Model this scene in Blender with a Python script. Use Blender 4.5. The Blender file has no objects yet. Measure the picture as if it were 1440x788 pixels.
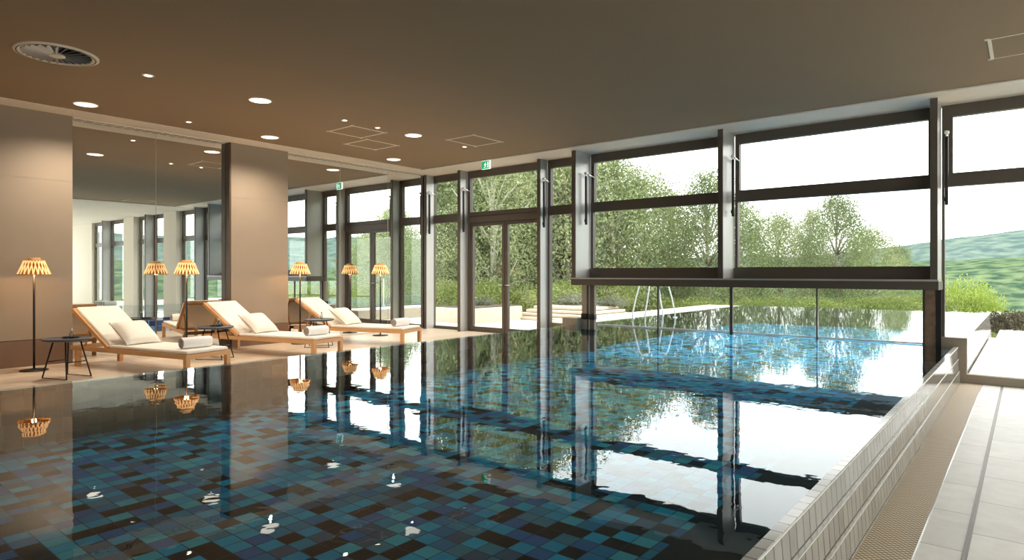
import bpy, math, random
from mathutils import Vector, Matrix, noise
sc = bpy.context.scene
COL = sc.collection
E = 1.25            # eye height above the deck, metres; the plan below is laid out in units of it
R = math.radians
random.seed(7)

# ------------------------------------------------------------------ mesh helpers
class MB:
    def __init__(s): s.v = []; s.f = []; s.m = []; s.sm = []
    def add(s, vs, fs, mi=0, smooth=False):
        o = len(s.v); s.v += [tuple(p) for p in vs]
        for f in fs: s.f.append([i + o for i in f]); s.m.append(mi); s.sm.append(smooth)
        return s
    def box(s, x0, x1, y0, y1, z0, z1, mi=0, M=None):
        vs = [Vector(p) for p in ((x0,y0,z0),(x1,y0,z0),(x1,y1,z0),(x0,y1,z0),(x0,y0,z1),(x1,y0,z1),(x1,y1,z1),(x0,y1,z1))]
        if M: vs = [M @ p for p in vs]
        return s.add(vs, [(0,3,2,1),(4,5,6,7),(0,1,5,4),(1,2,6,5),(2,3,7,6),(3,0,4,7)], mi)
    def rbox(s, x0, x1, y0, y1, z0, z1, b, mi=0, M=None, n=3):
        """box with rounded edges (superellipse grid)"""
        cx,cy,cz = (x0+x1)/2,(y0+y1)/2,(z0+z1)/2
        hx,hy,hz = (x1-x0)/2,(y1-y0)/2,(z1-z0)/2
        b = min(b, hx, hy, hz)
        def ax(h):
            t = [-h + b*(1-math.cos(R(90)*k/n)) for k in range(n)] + [-h+b]
            return t + [-q for q in reversed(t)]
        vs=[]; idx={}; fs=[]
        A=[ax(hx),ax(hy),ax(hz)]
        def P(p):
            q=Vector((max(-hx+b,min(hx-b,p[0])),max(-hy+b,min(hy-b,p[1])),max(-hz+b,min(hz-b,p[2]))))
            d=Vector(p)-q
            if d.length>1e-9: d=d.normalized()*b
            return q+d+Vector((cx,cy,cz))
        def vid(i,j,k):
            if (i,j,k) not in idx:
                idx[(i,j,k)]=len(vs); p=P((A[0][i],A[1][j],A[2][k])); vs.append(M@p if M else p)
            return idx[(i,j,k)]
        N=len(A[0])-1
        for i in range(N):
            for j in range(N):
                fs.append((vid(i,j,0),vid(i,j+1,0),vid(i+1,j+1,0),vid(i+1,j,0)))
                fs.append((vid(i,j,N),vid(i+1,j,N),vid(i+1,j+1,N),vid(i,j+1,N)))
                fs.append((vid(i,0,j),vid(i+1,0,j),vid(i+1,0,j+1),vid(i,0,j+1)))
                fs.append((vid(i,N,j),vid(i,N,j+1),vid(i+1,N,j+1),vid(i+1,N,j)))
                fs.append((vid(0,i,j),vid(0,i,j+1),vid(0,i+1,j+1),vid(0,i+1,j)))
                fs.append((vid(N,i,j),vid(N,i+1,j),vid(N,i+1,j+1),vid(N,i,j+1)))
        return s.add(vs,fs,mi,True)
    def tube(s, pts, rad, n=8, mi=0, cap=True):
        pts=[Vector(p) for p in pts]
        rs = rad if isinstance(rad,(list,tuple)) else [rad]*len(pts)
        vs=[]; up=None
        for i,p in enumerate(pts):
            d=(pts[min(i+1,len(pts)-1)]-pts[max(i-1,0)]).normalized()
            if up is None: up=d.orthogonal().normalized()
            up=(up-d*up.dot(d)).normalized(); w=d.cross(up)
            for k in range(n):
                a=2*math.pi*k/n; vs.append(p+(up*math.cos(a)+w*math.sin(a))*rs[i])
        fs=[]
        for i in range(len(pts)-1):
            for k in range(n):
                a=i*n+k; b=i*n+(k+1)%n; fs.append((a,b,b+n,a+n))
        if cap:
            fs.append(tuple(reversed(range(n)))); fs.append(tuple(range((len(pts)-1)*n,len(pts)*n)))
        return s.add(vs,fs,mi,True)
    def lathe(s, prof, n=32, mi=0, c=(0,0,0), smooth=True):
        vs=[]; fs=[]
        for r,z in prof:
            for k in range(n):
                a=2*math.pi*k/n; vs.append((c[0]+r*math.cos(a),c[1]+r*math.sin(a),c[2]+z))
        for i in range(len(prof)-1):
            for k in range(n):
                a=i*n+k; b=i*n+(k+1)%n; fs.append((a,b,b+n,a+n))
        return s.add(vs,fs,mi,smooth)
    def build(s, name, mats, parent=None):
        me=bpy.data.meshes.new(name); me.from_pydata(s.v,[],s.f)
        for m in (mats if isinstance(mats,(list,tuple)) else [mats]): me.materials.append(m)
        me.polygons.foreach_set('material_index', s.m); me.polygons.foreach_set('use_smooth', s.sm)
        me.update()
        o=bpy.data.objects.new(name,me); COL.objects.link(o)
        if parent: o.parent=parent
        return o
def tag(o,label=None,cat=None,group=None,kind=None):
    if label: o['label']=label
    if cat: o['category']=cat
    if group: o['group']=group
    if kind: o['kind']=kind
    return o
def thing(name,label,cat,loc=(0,0,0),rz=0,group=None):
    o=bpy.data.objects.new(name,None); COL.objects.link(o); o.location=loc; o.rotation_euler=(0,0,rz)
    o.empty_display_size=.1
    return tag(o,label,cat,group)
def struct(name,mb,mat,parent=None):
    o=mb.build(name,mat,parent)
    if not parent: o['kind']='structure'
    return o
def copy_tree(o,parent=None):
    c=o.copy(); COL.objects.link(c); c.parent=parent
    for ch in list(o.children): copy_tree(ch,c)
    return c

# ------------------------------------------------------------------ materials
def newmat(name):
    m=bpy.data.materials.new(name); m.use_nodes=True; nt=m.node_tree; nt.nodes.clear()
    out=nt.nodes.new('ShaderNodeOutputMaterial'); return m,nt,out
def bsdf(nt,col=(.5,.5,.5),rough=.5,metal=0,**k):
    b=nt.nodes.new('ShaderNodeBsdfPrincipled'); b.inputs['Base Color'].default_value=(*col,1)
    b.inputs['Roughness'].default_value=rough; b.inputs['Metallic'].default_value=metal
    for a,v in k.items(): b.inputs[a].default_value=v
    return b
def plain(name,col,rough=.5,metal=0,var=.06,scale=6,bump=0,**k):
    """plain paint / metal / cloth with a little procedural mottling"""
    m,nt,out=newmat(name); b=bsdf(nt,col,rough,metal,**k)
    tc=nt.nodes.new('ShaderNodeNewGeometry'); nz=nt.nodes.new('ShaderNodeTexNoise')
    nz.inputs['Scale'].default_value=scale; nz.inputs['Detail'].default_value=4
    nt.links.new(tc.outputs['Position'],nz.inputs['Vector'])
    mx=nt.nodes.new('ShaderNodeMix'); mx.data_type='RGBA'
    mx.inputs['A'].default_value=(*[c*(1-var) for c in col],1); mx.inputs['B'].default_value=(*[min(1,c*(1+var)) for c in col],1)
    nt.links.new(nz.outputs['Fac'],mx.inputs['Factor']); nt.links.new(mx.outputs['Result'],b.inputs['Base Color'])
    if bump:
        bp=nt.nodes.new('ShaderNodeBump'); bp.inputs['Strength'].default_value=bump; bp.inputs['Distance'].default_value=.01
        nt.links.new(nz.outputs['Fac'],bp.inputs['Height']); nt.links.new(bp.outputs['Normal'],b.inputs['Normal'])
    nt.links.new(b.outputs[0],out.inputs[0]); return m
def emit(name,col,strength):
    m,nt,out=newmat(name); e=nt.nodes.new('ShaderNodeEmission'); e.inputs[0].default_value=(*col,1); e.inputs[1].default_value=strength
    nt.links.new(e.outputs[0],out.inputs[0]); return m
def tiles(name,size,cols,grout,gw=.02,rough=.3,offset=(.013,.017,.011),brick=0,spec=.5):
    """rectangular tiles in world metres; each gets a random one of cols; grout lines between"""
    m,nt,out=newmat(name); N=nt.nodes; L=nt.links
    g=N.new('ShaderNodeNewGeometry')
    def vm(op,a,b=None):
        n=N.new('ShaderNodeVectorMath'); n.operation=op; L.new(a,n.inputs[0])
        if b is not None:
            if isinstance(b,tuple): n.inputs[1].default_value=b
            else: L.new(b,n.inputs[1])
        return n.outputs[0]
    def mt(op,a,b=None,c=None):
        n=N.new('ShaderNodeMath'); n.operation=op
        for i,x in enumerate((a,b,c)):
            if x is None: continue
            if isinstance(x,(int,float)): n.inputs[i].default_value=x
            else: L.new(x,n.inputs[i])
        return n.outputs[0]
    p=vm('ADD',g.outputs['Position'],offset)
    d=vm('DIVIDE',p,size)
    if brick:
        sp=N.new('ShaderNodeSeparateXYZ'); L.new(d,sp.inputs[0])
        cb=N.new('ShaderNodeCombineXYZ'); row=mt('FLOOR',sp.outputs[0])
        L.new(sp.outputs[0],cb.inputs[0]); L.new(mt('MULTIPLY_ADD',row,brick,sp.outputs[1]),cb.inputs[1]); L.new(sp.outputs[2],cb.inputs[2]); d=cb.outputs[0]
    fl=vm('FLOOR',d); fr=vm('FRACTION',d)
    wn=N.new('ShaderNodeTexWhiteNoise'); L.new(fl,wn.inputs['Vector'])
    rp=N.new('ShaderNodeValToRGB'); rp.color_ramp.interpolation='CONSTANT'
    el=rp.color_ramp.elements
    while len(el)<len(cols): el.new(1)
    for i,c in enumerate(cols):
        el[i].position=i/len(cols); el[i].color=(*c,1)
    L.new(wn.outputs['Value'],rp.inputs[0])
    sf=N.new('ShaderNodeSeparateXYZ'); L.new(fr,sf.inputs[0])
    nn=N.new('ShaderNodeSeparateXYZ'); L.new(vm('ABSOLUTE',g.outputs['True Normal']),nn.inputs[0])
    tot=None
    for i in range(3):
        w=gw/size[i]
        k=mt('MULTIPLY',mt('LESS_THAN',sf.outputs[i],w),mt('LESS_THAN',nn.outputs[i],.5))
        tot=k if tot is None else mt('MAXIMUM',tot,k)
    mx=N.new('ShaderNodeMix'); mx.data_type='RGBA'; L.new(tot,mx.inputs['Factor']); L.new(rp.outputs[0],mx.inputs['A']); mx.inputs['B'].default_value=(*grout,1)
    nz=N.new('ShaderNodeTexNoise'); nz.inputs['Scale'].default_value=9; nz.inputs['Detail'].default_value=5; L.new(g.outputs['Position'],nz.inputs['Vector'])
    hs=N.new('ShaderNodeHueSaturation'); L.new(mx.outputs['Result'],hs.inputs['Color']); L.new(mt('MULTIPLY_ADD',nz.outputs['Fac'],.35,.82),hs.inputs['Value'])
    b=bsdf(nt,(1,1,1),rough); b.inputs['Specular IOR Level'].default_value=spec; L.new(hs.outputs[0],b.inputs['Base Color'])
    bp=N.new('ShaderNodeBump'); bp.inputs['Strength'].default_value=.4; bp.inputs['Distance'].default_value=.003; bp.invert=True
    L.new(tot,bp.inputs['Height']); L.new(bp.outputs[0],b.inputs['Normal'])
    L.new(b.outputs[0],out.inputs[0]); return m
def schlick(nt,f0,normal=None,power=5.0):
    """two-sided Fresnel reflectance of a surface, from the angle between view and normal"""
    N=nt.nodes; L=nt.links
    g=N.new('ShaderNodeNewGeometry'); d=N.new('ShaderNodeVectorMath'); d.operation='DOT_PRODUCT'
    L.new(g.outputs['Incoming'],d.inputs[0]); L.new(normal if normal is not None else g.outputs['Normal'],d.inputs[1])
    def mt(op,a,b=None,c=None):
        n=N.new('ShaderNodeMath'); n.operation=op; n.use_clamp=(op!='ABSOLUTE' and op!='POWER')
        for i,x in enumerate((a,b,c)):
            if x is None: continue
            if isinstance(x,(int,float)): n.inputs[i].default_value=x
            else: L.new(x,n.inputs[i])
        return n.outputs[0]
    c=mt('SUBTRACT',1.0,mt('ABSOLUTE',d.outputs['Value']))
    return mt('MULTIPLY_ADD',mt('POWER',c,power),1-f0,f0)
def thin_glass(name,tint=(.93,.95,.94),ior=1.5,rough=0):
    m,nt,out=newmat(name); N=nt.nodes; L=nt.links
    t=N.new('ShaderNodeBsdfTransparent'); t.inputs[0].default_value=(*tint,1)
    g=N.new('ShaderNodeBsdfGlossy'); g.inputs['Roughness'].default_value=rough; g.inputs['Color'].default_value=(.9,.92,.92,1)
    f=schlick(nt,((ior-1)/(ior+1))**2)
    mx=N.new('ShaderNodeMixShader'); L.new(f,mx.inputs[0]); L.new(t.outputs[0],mx.inputs[1]); L.new(g.outputs[0],mx.inputs[2])
    L.new(mx.outputs[0],out.inputs[0]); return m
def wood(name,c1,c2,scale=3,rough=.5,axis=(1,12,12)):
    m,nt,out=newmat(name); N=nt.nodes; L=nt.links
    tc=N.new('ShaderNodeTexCoord'); mp=N.new('ShaderNodeMapping'); mp.inputs['Scale'].default_value=axis
    L.new(tc.outputs['Object'],mp.inputs[0]); nz=N.new('ShaderNodeTexNoise'); nz.inputs['Scale'].default_value=scale; nz.inputs['Detail'].default_value=6
    L.new(mp.outputs[0],nz.inputs['Vector']); mx=N.new('ShaderNodeMix'); mx.data_type='RGBA'
    mx.inputs['A'].default_value=(*c1,1); mx.inputs['B'].default_value=(*c2,1); L.new(nz.outputs['Fac'],mx.inputs['Factor'])
    b=bsdf(nt,c1,rough); L.new(mx.outputs['Result'],b.inputs['Base Color']); L.new(b.outputs[0],out.inputs[0]); return m
def leafmat(name,cols,rough=.55,trans=.35):
    m,nt,out=newmat(name); N=nt.nodes; L=nt.links
    g=N.new('ShaderNodeNewGeometry'); nz=N.new('ShaderNodeTexNoise'); nz.inputs['Scale'].default_value=.9; nz.inputs['Detail'].default_value=3
    L.new(g.outputs['Position'],nz.inputs['Vector'])
    ad=N.new('ShaderNodeMath'); ad.operation='MULTIPLY_ADD'; L.new(g.outputs['Random Per Island'],ad.inputs[0]); ad.inputs[1].default_value=.45
    sb=N.new('ShaderNodeMath'); sb.operation='SUBTRACT'; L.new(nz.outputs['Fac'],sb.inputs[0]); sb.inputs[1].default_value=.2; L.new(sb.outputs[0],ad.inputs[2])
    rp=N.new('ShaderNodeValToRGB'); el=rp.color_ramp.elements
    while len(el)<len(cols): el.new(1)
    for i,c in enumerate(cols): el[i].position=.1+.8*i/(len(cols)-1); el[i].color=(*c,1)
    L.new(ad.outputs[0],rp.inputs[0])
    d=N.new('ShaderNodeBsdfDiffuse'); t=N.new('ShaderNodeBsdfTranslucent'); L.new(rp.outputs[0],d.inputs[0]); L.new(rp.outputs[0],t.inputs[0])
    mx=N.new('ShaderNodeMixShader'); mx.inputs[0].default_value=trans; L.new(d.outputs[0],mx.inputs[1]); L.new(t.outputs[0],mx.inputs[2])
    L.new(mx.outputs[0],out.inputs[0]); return m

M={}
M['ceiling']=plain('brown_ceiling_paint',(.315,.22,.128),.75,var=.03,scale=2)
M['ceiling_light']=plain('pale_ceiling_paint',(.72,.68,.6),.8,var=.02)
M['strip']=plain('cream_trim',(.90,.80,.66),.6,var=.03)
M['pillar']=plain('taupe_plaster',(.33,.265,.20),.62,var=.05,scale=3,bump=.1)
M['skirt']=plain('brown_stone_skirting',(.20,.12,.075),.45,var=.15,scale=5)
M['wall']=plain('cream_wall',(.72,.66,.56),.8,var=.02)
M['dark']=plain('dark_bronze_metal',(.105,.088,.072),.38,.1,var=.08)
M['darker']=plain('black_metal',(.018,.017,.017),.4,.3)
M['web']=plain('satin_grey_steel',(.50,.50,.49),.38,.35,var=.04)
M['steel']=plain('brushed_steel',(.75,.75,.74),.22,1.0,var=.03)
M['whitemetal']=plain('white_painted_tube',(.85,.84,.80),.35,var=.03)
M['sill']=plain('taupe_stone_sill',(.30,.25,.19),.5,var=.12,scale=7)
M['glass']=thin_glass('window_glass')
M['mirror']=plain('mirror_silver',(.86,.89,.87),.0,1.0,var=.0)
M['deck']=tiles('warm_limestone_paving',(.6,.9,1.0),[(.74,.62,.49),(.78,.66,.53),(.71,.59,.46),(.76,.64,.50)],(.38,.28,.2),.008,.38)
M['deckr']=tiles('pale_grey_limestone',(.30,.62,1.0),[(.78,.76,.72),(.83,.81,.77),(.74,.72,.68),(.85,.83,.79)],(.30,.28,.25),.007,.45,brick=.5,offset=(.245,.1,.01))
M['terrace']=tiles('white_terrace_slabs',(.9,.9,1.0),[(.62,.58,.52),(.68,.64,.58),(.58,.54,.48)],(.4,.37,.33),.012,.6)
M['pooltile']=tiles('blue_pool_tile',(.118,.118,.118),
    [(0.022,0.350,0.595),(0.004,0.006,0.009),(0.022,0.420,0.665),(0.042,0.158,0.420),(0.070,0.473,0.612),(0.005,0.008,0.013),(0.031,0.263,0.438),(0.070,0.123,0.210),(0.004,0.006,0.010),(0.022,0.385,0.630),(0.063,0.245,0.350),(0.025,0.210,0.438)],(.01,.045,.07),.006,.6,spec=.02)
M['darktile']=tiles('black_mosaic',(.19,.19,.19),[(.010,.012,.018),(.014,.016,.022),(.008,.009,.014)],(.012,.014,.02),.006,.6,spec=.02)
M['walltile']=tiles('blue_white_wall_mosaic',(.14,.14,.12),[(.04,.12,.40),(.06,.20,.55),(.5,.62,.8),(.02,.04,.14),(.08,.26,.6),(.03,.09,.28)],(.25,.3,.36),.006,.2)
M['edgetile']=tiles('grey_glazed_edge_tile',(.5,.094,.154),[(.34,.33,.31),(.37,.36,.34),(.32,.31,.29),(.39,.38,.36)],(.06,.055,.05),.009,.08,offset=(.013,.017,-.16))
M['rimtile']=tiles('white_glazed_rim_tile',(.5,.094,.5),[(.62,.62,.60),(.70,.70,.68),(.55,.55,.54)],(.2,.2,.2),.007,.12)
M['rim']=plain('white_glazed_rim',(.70,.70,.68),.12,var=.05)
M['teak']=wood('light_teak',(.55,.30,.13),(.72,.44,.22))
M['cushion']=plain('off_white_canvas',(.88,.85,.80),.85,var=.03,scale=40,bump=.15)
M['pillow']=plain('cream_pillow_cotton',(.86,.82,.75),.9,var=.03,scale=30,bump=.2)
M['towel']=plain('white_terry',(.93,.92,.91),.95,var=.03,scale=90,bump=.2)
M['toweldark']=plain('grey_terry_end',(.45,.42,.39),.95,var=.2,scale=90,bump=.6)
M['slate']=plain('blue_grey_lacquer',(.045,.060,.085),.3,var=.1)
M['rattan']=wood('rattan',(.50,.26,.08),(.75,.45,.18),6,.6,(8,8,2))
def litrattan():
    m,nt,out=newmat('lit_rattan_strip'); b=bsdf(nt,(.75,.45,.2),.6); b.inputs['Emission Color'].default_value=(1,.62,.26,1); b.inputs['Emission Strength'].default_value=.95
    nt.links.new(b.outputs[0],out.inputs[0]); return m
M['litrattan']=litrattan()
M['liner']=leafmat('inner_lamp_weave',[(.16,.06,.012),(.20,.08,.018)],trans=.3)
M['bulb']=emit('lit_bulb',(1.0,.78,.5),12)
M['led']=emit('downlight_diffuser',(1.0,.90,.74),3.5)
M['spot']=emit('spot_lens',(1.0,.86,.62),14)
M['green']=emit('exit_green',(.03,.42,.16),1.0)
M['signwhite']=emit('exit_white',(.9,1,.92),1.3)
M['grass']=leafmat('meadow',[(.07,.10,.04),(.10,.13,.06),(.14,.17,.08)],trans=0)
M['gravel']=plain('white_gravel',(.72,.70,.66),.9,var=.3,scale=30,bump=.8)
M['soil']=plain('dark_soil',(.09,.07,.05),.95,var=.3)
M['ledge_stone']=plain('buff_stone',(.58,.50,.40),.8,var=.08)
M['bark']=plain('grey_bark',(.26,.23,.19),.9,var=.25,scale=14,bump=.5)
M['birch']=plain('white_birch_bark',(.55,.53,.48),.8,var=.25,scale=9)
M['leaf_mid']=leafmat('mid_green_leaves',[(.08,.115,.05),(.20,.255,.115),(.36,.41,.22)])
M['leaf_pale']=leafmat('pale_green_leaves',[(.12,.155,.07),(.29,.34,.17),(.48,.52,.31)])
M['leaf_bright']=leafmat('bright_green_leaves',[(.11,.15,.04),(.23,.29,.09),(.36,.42,.17)])
M['leaf_dark']=leafmat('brown_heather_leaves',[(.05,.045,.035),(.10,.09,.06),(.18,.17,.11)])
M['leaf_grey']=leafmat('grey_green_leaves',[(.10,.12,.08),(.2,.23,.16),(.32,.34,.26)])
M['blossom']=leafmat('white_blossom',[(.3,.33,.22),(.65,.66,.6),(.85,.85,.82)])

# grate: woven perforated mat over the gutter
def gratemat():
    m,nt,out=newmat('beige_gutter_grating'); N=nt.nodes; L=nt.links
    g=N.new('ShaderNodeNewGeometry'); vo=N.new('ShaderNodeTexVoronoi'); vo.inputs['Randomness'].default_value=0; vo.inputs['Scale'].default_value=42
    mp=N.new('ShaderNodeMapping'); mp.inputs['Rotation'].default_value=(0,0,R(45)); L.new(g.outputs['Position'],mp.inputs[0]); L.new(mp.outputs[0],vo.inputs['Vector'])
    rp=N.new('ShaderNodeValToRGB'); rp.color_ramp.elements[0].position=.35; rp.color_ramp.elements[0].color=(.88,.74,.54,1)
    rp.color_ramp.elements[1].position=.6; rp.color_ramp.elements[1].color=(.26,.19,.12,1); L.new(vo.outputs['Distance'],rp.inputs[0])
    b=bsdf(nt,(.5,.4,.3),.6); L.new(rp.outputs[0],b.inputs['Base Color'])
    bp=N.new('ShaderNodeBump'); bp.inputs['Distance'].default_value=.006; bp.invert=True; L.new(vo.outputs['Distance'],bp.inputs['Height']); L.new(bp.outputs[0],b.inputs['Normal'])
    L.new(b.outputs[0],out.inputs[0]); return m
M['grate']=gratemat()
def watermat():
    m,nt,out=newmat('pool_water'); N=nt.nodes; L=nt.links
    g=N.new('ShaderNodeNewGeometry')
    mp=N.new('ShaderNodeMapping'); mp.inputs['Scale'].default_value=(1,1,1); L.new(g.outputs['Position'],mp.inputs[0])
    n1=N.new('ShaderNodeTexNoise'); n1.inputs['Scale'].default_value=1.3; n1.inputs['Detail'].default_value=2; n1.inputs['Distortion'].default_value=.6
    n2=N.new('ShaderNodeTexNoise'); n2.inputs['Scale'].default_value=7; n2.inputs['Detail'].default_value=2
    L.new(mp.outputs[0],n1.inputs['Vector']); L.new(mp.outputs[0],n2.inputs['Vector'])
    b1=N.new('ShaderNodeBump'); b1.inputs['Strength'].default_value=1; b1.inputs['Distance'].default_value=.0016; L.new(n1.outputs['Fac'],b1.inputs['Height'])
    b2=N.new('ShaderNodeBump'); b2.inputs['Strength'].default_value=1; b2.inputs['Distance'].default_value=.0005; L.new(n2.outputs['Fac'],b2.inputs['Height']); L.new(b1.outputs[0],b2.inputs['Normal'])
    t=N.new('ShaderNodeBsdfTransparent'); t.inputs[0].default_value=(.72,.93,1,1)
    gl=N.new('ShaderNodeBsdfGlossy'); gl.inputs['Roughness'].default_value=.0; gl.inputs['Color'].default_value=(.95,.98,1,1); L.new(b2.outputs[0],gl.inputs['Normal'])
    f=schlick(nt,.018,b2.outputs[0],4.6)
    mx=N.new('ShaderNodeMixShader'); L.new(f,mx.inputs[0]); L.new(t.outputs[0],mx.inputs[1]); L.new(gl.outputs[0],mx.inputs[2])
    L.new(mx.outputs[0],out.inputs[0]); return m
M['water']=watermat()
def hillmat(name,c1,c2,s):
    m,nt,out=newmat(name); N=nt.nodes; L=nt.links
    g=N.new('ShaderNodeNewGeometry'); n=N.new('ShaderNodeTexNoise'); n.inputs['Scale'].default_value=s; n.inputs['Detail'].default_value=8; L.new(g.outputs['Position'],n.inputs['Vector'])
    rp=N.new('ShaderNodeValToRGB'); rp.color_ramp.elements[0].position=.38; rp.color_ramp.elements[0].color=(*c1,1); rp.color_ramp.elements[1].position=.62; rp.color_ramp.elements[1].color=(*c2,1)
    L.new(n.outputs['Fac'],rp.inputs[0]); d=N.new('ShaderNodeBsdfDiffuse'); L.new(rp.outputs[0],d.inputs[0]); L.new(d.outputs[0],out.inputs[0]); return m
M['hill_far']=hillmat('far_wooded_hill',(.07,.115,.11),(.15,.20,.165),.07)  # distance haze put into the colour: paler, bluer greens
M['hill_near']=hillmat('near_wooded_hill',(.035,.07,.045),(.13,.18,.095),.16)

# ------------------------------------------------------------------ plan (in units of E)
ZC=E*2.766            # ceiling height
XM,XC,XS=E*-8.42,E*-8.30,E*-7.99
YW,YS=E*8.065,E*7.384
ZW=E*.235             # water level
XL,XR=E*-5.234,E*-.574
YF=E*15.05
YB=E*-2.2             # wall behind the camera
XE=E*11.2             # far right wall
ZR=E*-.13             # right deck level
def z(h): return E*(1+h)      # height relative to the eye, in E

# ---- floors
struct('floor',MB().box(XM,XL-.02,YB,YW+.03,-.2,0),M['deck'])
struct('floor',MB().box(E*-.352,XE,YB,YW,ZR-.2,ZR),M['deckr'])
# slot drain between the slabs, one long steel channel
t=thing('slot_drain','narrow dark slot drain running along the pale slabs beside the gutter','drain',(E*-.195,0,ZR))
d=MB()
for s in (-1,1): d.box(s*.010-.002,s*.010+.002,YB,YW-.02,0,.003)
d.build('edge_strip',M['darker'],t)
MB().box(-.008,.008,YB,YW-.02,0,.002).build('slot',M['sill'],t)

# ---- the pool, raised above both decks
pool=thing('swimming_pool','raised infinity pool with blue tiled floor running out under the glass wall','pool',(0,0,0))
ZBOT=ZW-E*.40
xi0,xi1=XL+.05,XR-.03
b=MB()
b.add([(xi0,YB,ZBOT),(xi1,YB,ZBOT),(xi1,YF,ZBOT),(xi0,YF,ZBOT)],[(0,1,2,3)])
b.add([(xi0,YB,ZBOT),(xi0,YF,ZBOT),(xi0,YF,ZW-.01),(xi0,YB,ZW-.01)],[(0,1,2,3)])
b.add([(xi0,YF,ZBOT),(xi1,YF,ZBOT),(xi1,YF,ZW-.01),(xi0,YF,ZW-.01)],[(0,1,2,3)])
b.add([(xi0,YB,ZBOT),(xi0,YB,ZW),(xi1,YB,ZW),(xi1,YB,ZBOT)],[(0,1,2,3)])
b.build('pool_floor',M['pooltile'],pool)
MB().box(E*-.945,xi1,YB+.01,YF,ZBOT,ZW-E*.16).build('submerged_ledge',M['darktile'],pool)
MB().box(XL-.01,xi0,YB,YF,-.2,ZW-.012).build('side_wall',M['walltile'],pool)
w=MB(); w.add([(xi1,YB,ZR-.2),(xi1,YF,ZR-.2),(xi1,YF,ZW-.012),(xi1,YB,ZW-.012),(E*-.525,YB,ZR-.2),(E*-.525,YF,ZR-.2),(XR+.018,YF,ZW-.012),(XR+.015,YB,ZW-.012)],
    [(0,1,2,3),(4,7,6,5),(3,2,6,7),(0,3,7,4),(1,5,6,2)]); w.build('side_wall',M['edgetile'],pool)
MB().box(XR-.022,XR+.020,YB+.01,YF,ZW-.014,ZW+.003).build('rim',M['rimtile'],pool)
MB().tube([(XR+.021,YB+.02,ZW-.005),(XR+.021,YF-.02,ZW-.005)],.004,8).build('edge_bead',M['whitemetal'],pool)
for zz in (ZW-.155,ZW-.309):
    xx=XR+.018+(E*-.525-XR-.018)*(ZW-zz)/(ZW-ZR+.2)
    MB().box(xx-.004,xx+.003,YB+.02,YW-.12,zz-.0025,zz+.0025).build('joint_strip',M['whitemetal'],pool)
MB().box(xi0-.02,xi1+.02,YF,YF+.06,-.3,ZW-.006).build('end_wall',M['edgetile'],pool)
MB().add([(XL-.012,YB,ZW),(XR+.012,YB,ZW),(XR+.012,YF+.05,ZW),(XL-.012,YF+.05,ZW)],[(0,1,2,3)]).build('water',M['water'],pool)
# gutter and grating
t=thing('gutter_grate','beige perforated overflow grating running beside the raised pool wall','grate',(0,0,0))
MB().box(E*-.560,E*-.355,YB,YW-.06,ZR-.03,ZR+.002).build('grating',M['grate'],t)
MB().box(E*-.356,E*-.350,YB,YW-.06,ZR-.03,ZR+.004).build('edge_strip',M['rim'],t)

# ---- ceiling
struct('ceiling',MB().box(XM-.3,E*.6,YB,YW+.15,ZC,ZC+.2),M['ceiling'])
struct('ceiling',MB().box(E*.6,XE,YB,YW+.15,ZC-.02,ZC+.2),M['ceiling_light'])
struct('trim_1',MB().box(XM,XS,YB,YW,ZC-.012,ZC),M['strip'])
struct('trim_2',MB().box(XS,E*.6,YS,YW,ZC-.012,ZC),M['strip'])
s=MB()
s.box(XS,E*-.8,YS-.012,YS+.012,ZC-.022,ZC-.010); s.box(E*-.6,E*.6,YS-.012,YS+.012,ZC-.022,ZC-.010)
struct('trim_3',s,M['whitemetal'])

# ---- shell walls
def wall(name,*a,mat='wall'): return struct(name,MB().box(*a),M[mat])
wall('wall_left',XM-.3,XM-.02,YB,YW+.1,-.2,ZC+.2,mat='pillar')
def glazed(name,along,p,a0,a1,zb,n):
    """an unseen glazed wall with posts, added for daylight behind or beside the camera"""
    f=MB(); g=MB(); L_=(a1-a0)/n
    def bb(m,u0,u1,z0,z1,hd):
        if along=='x': m.box(u0,u1,p-hd,p+hd,z0,z1)
        else: m.box(p-hd,p+hd,u0,u1,z0,z1)
    for k in range(n+1): bb(f,a0+k*L_-.05,a0+k*L_+.05,zb,ZC,.05)
    bb(f,a0,a1,ZC-.2,ZC,.05); bb(f,a0,a1,zb-.4,zb+.1,.05)
    o=struct(name,f,M['dark'])
    for k in range(n):
        g=MB(); bb(g,a0+k*L_+.05,a0+(k+1)*L_-.05,zb+.1,ZC-.2,.006); g.build('pane',M['glass'],o)
glazed('window_20','x',YB-.06,E*1.6,XE,ZR,2)  # unseen glazing added so that daylight brightens the right deck
glazed('window_21','y',XE+.06,YB,YW,ZR,2)  # unseen side glazing added to bring sky light into the room
wall('wall_back',XM-.3,E*1.6-.06,YB-.2,YB-.01,-1,ZC+.2)
# pillars in the mirrored wall
def pillar(y0,y1):
    p=MB(); p.box(XM-.02,XC,y0,y1,E*.285,ZC-.012)
    o=struct('wall_left_pillar',p,M['pillar'])
    MB().box(XM-.02,XC+.012,y0-.0,y1+.0,0,E*.28).build('skirting',M['skirt'],o)
    g=MB().box(XC+.0005,XC+.002,y0+.002,y1-.002,E*2.02,E*2.024); g.build('panel_joint',M['sill'],o)
    return o
pillar(E*1.36-.6,E*2.403); pillar(E*4.226,E*5.07)
struct('trim_4',MB().box(XM-.01,XC-.004,E*4.226-.025,E*4.226-.001,0,ZC-.014),plain('dark_brown_reveal',(.09,.055,.028),.5))
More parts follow.
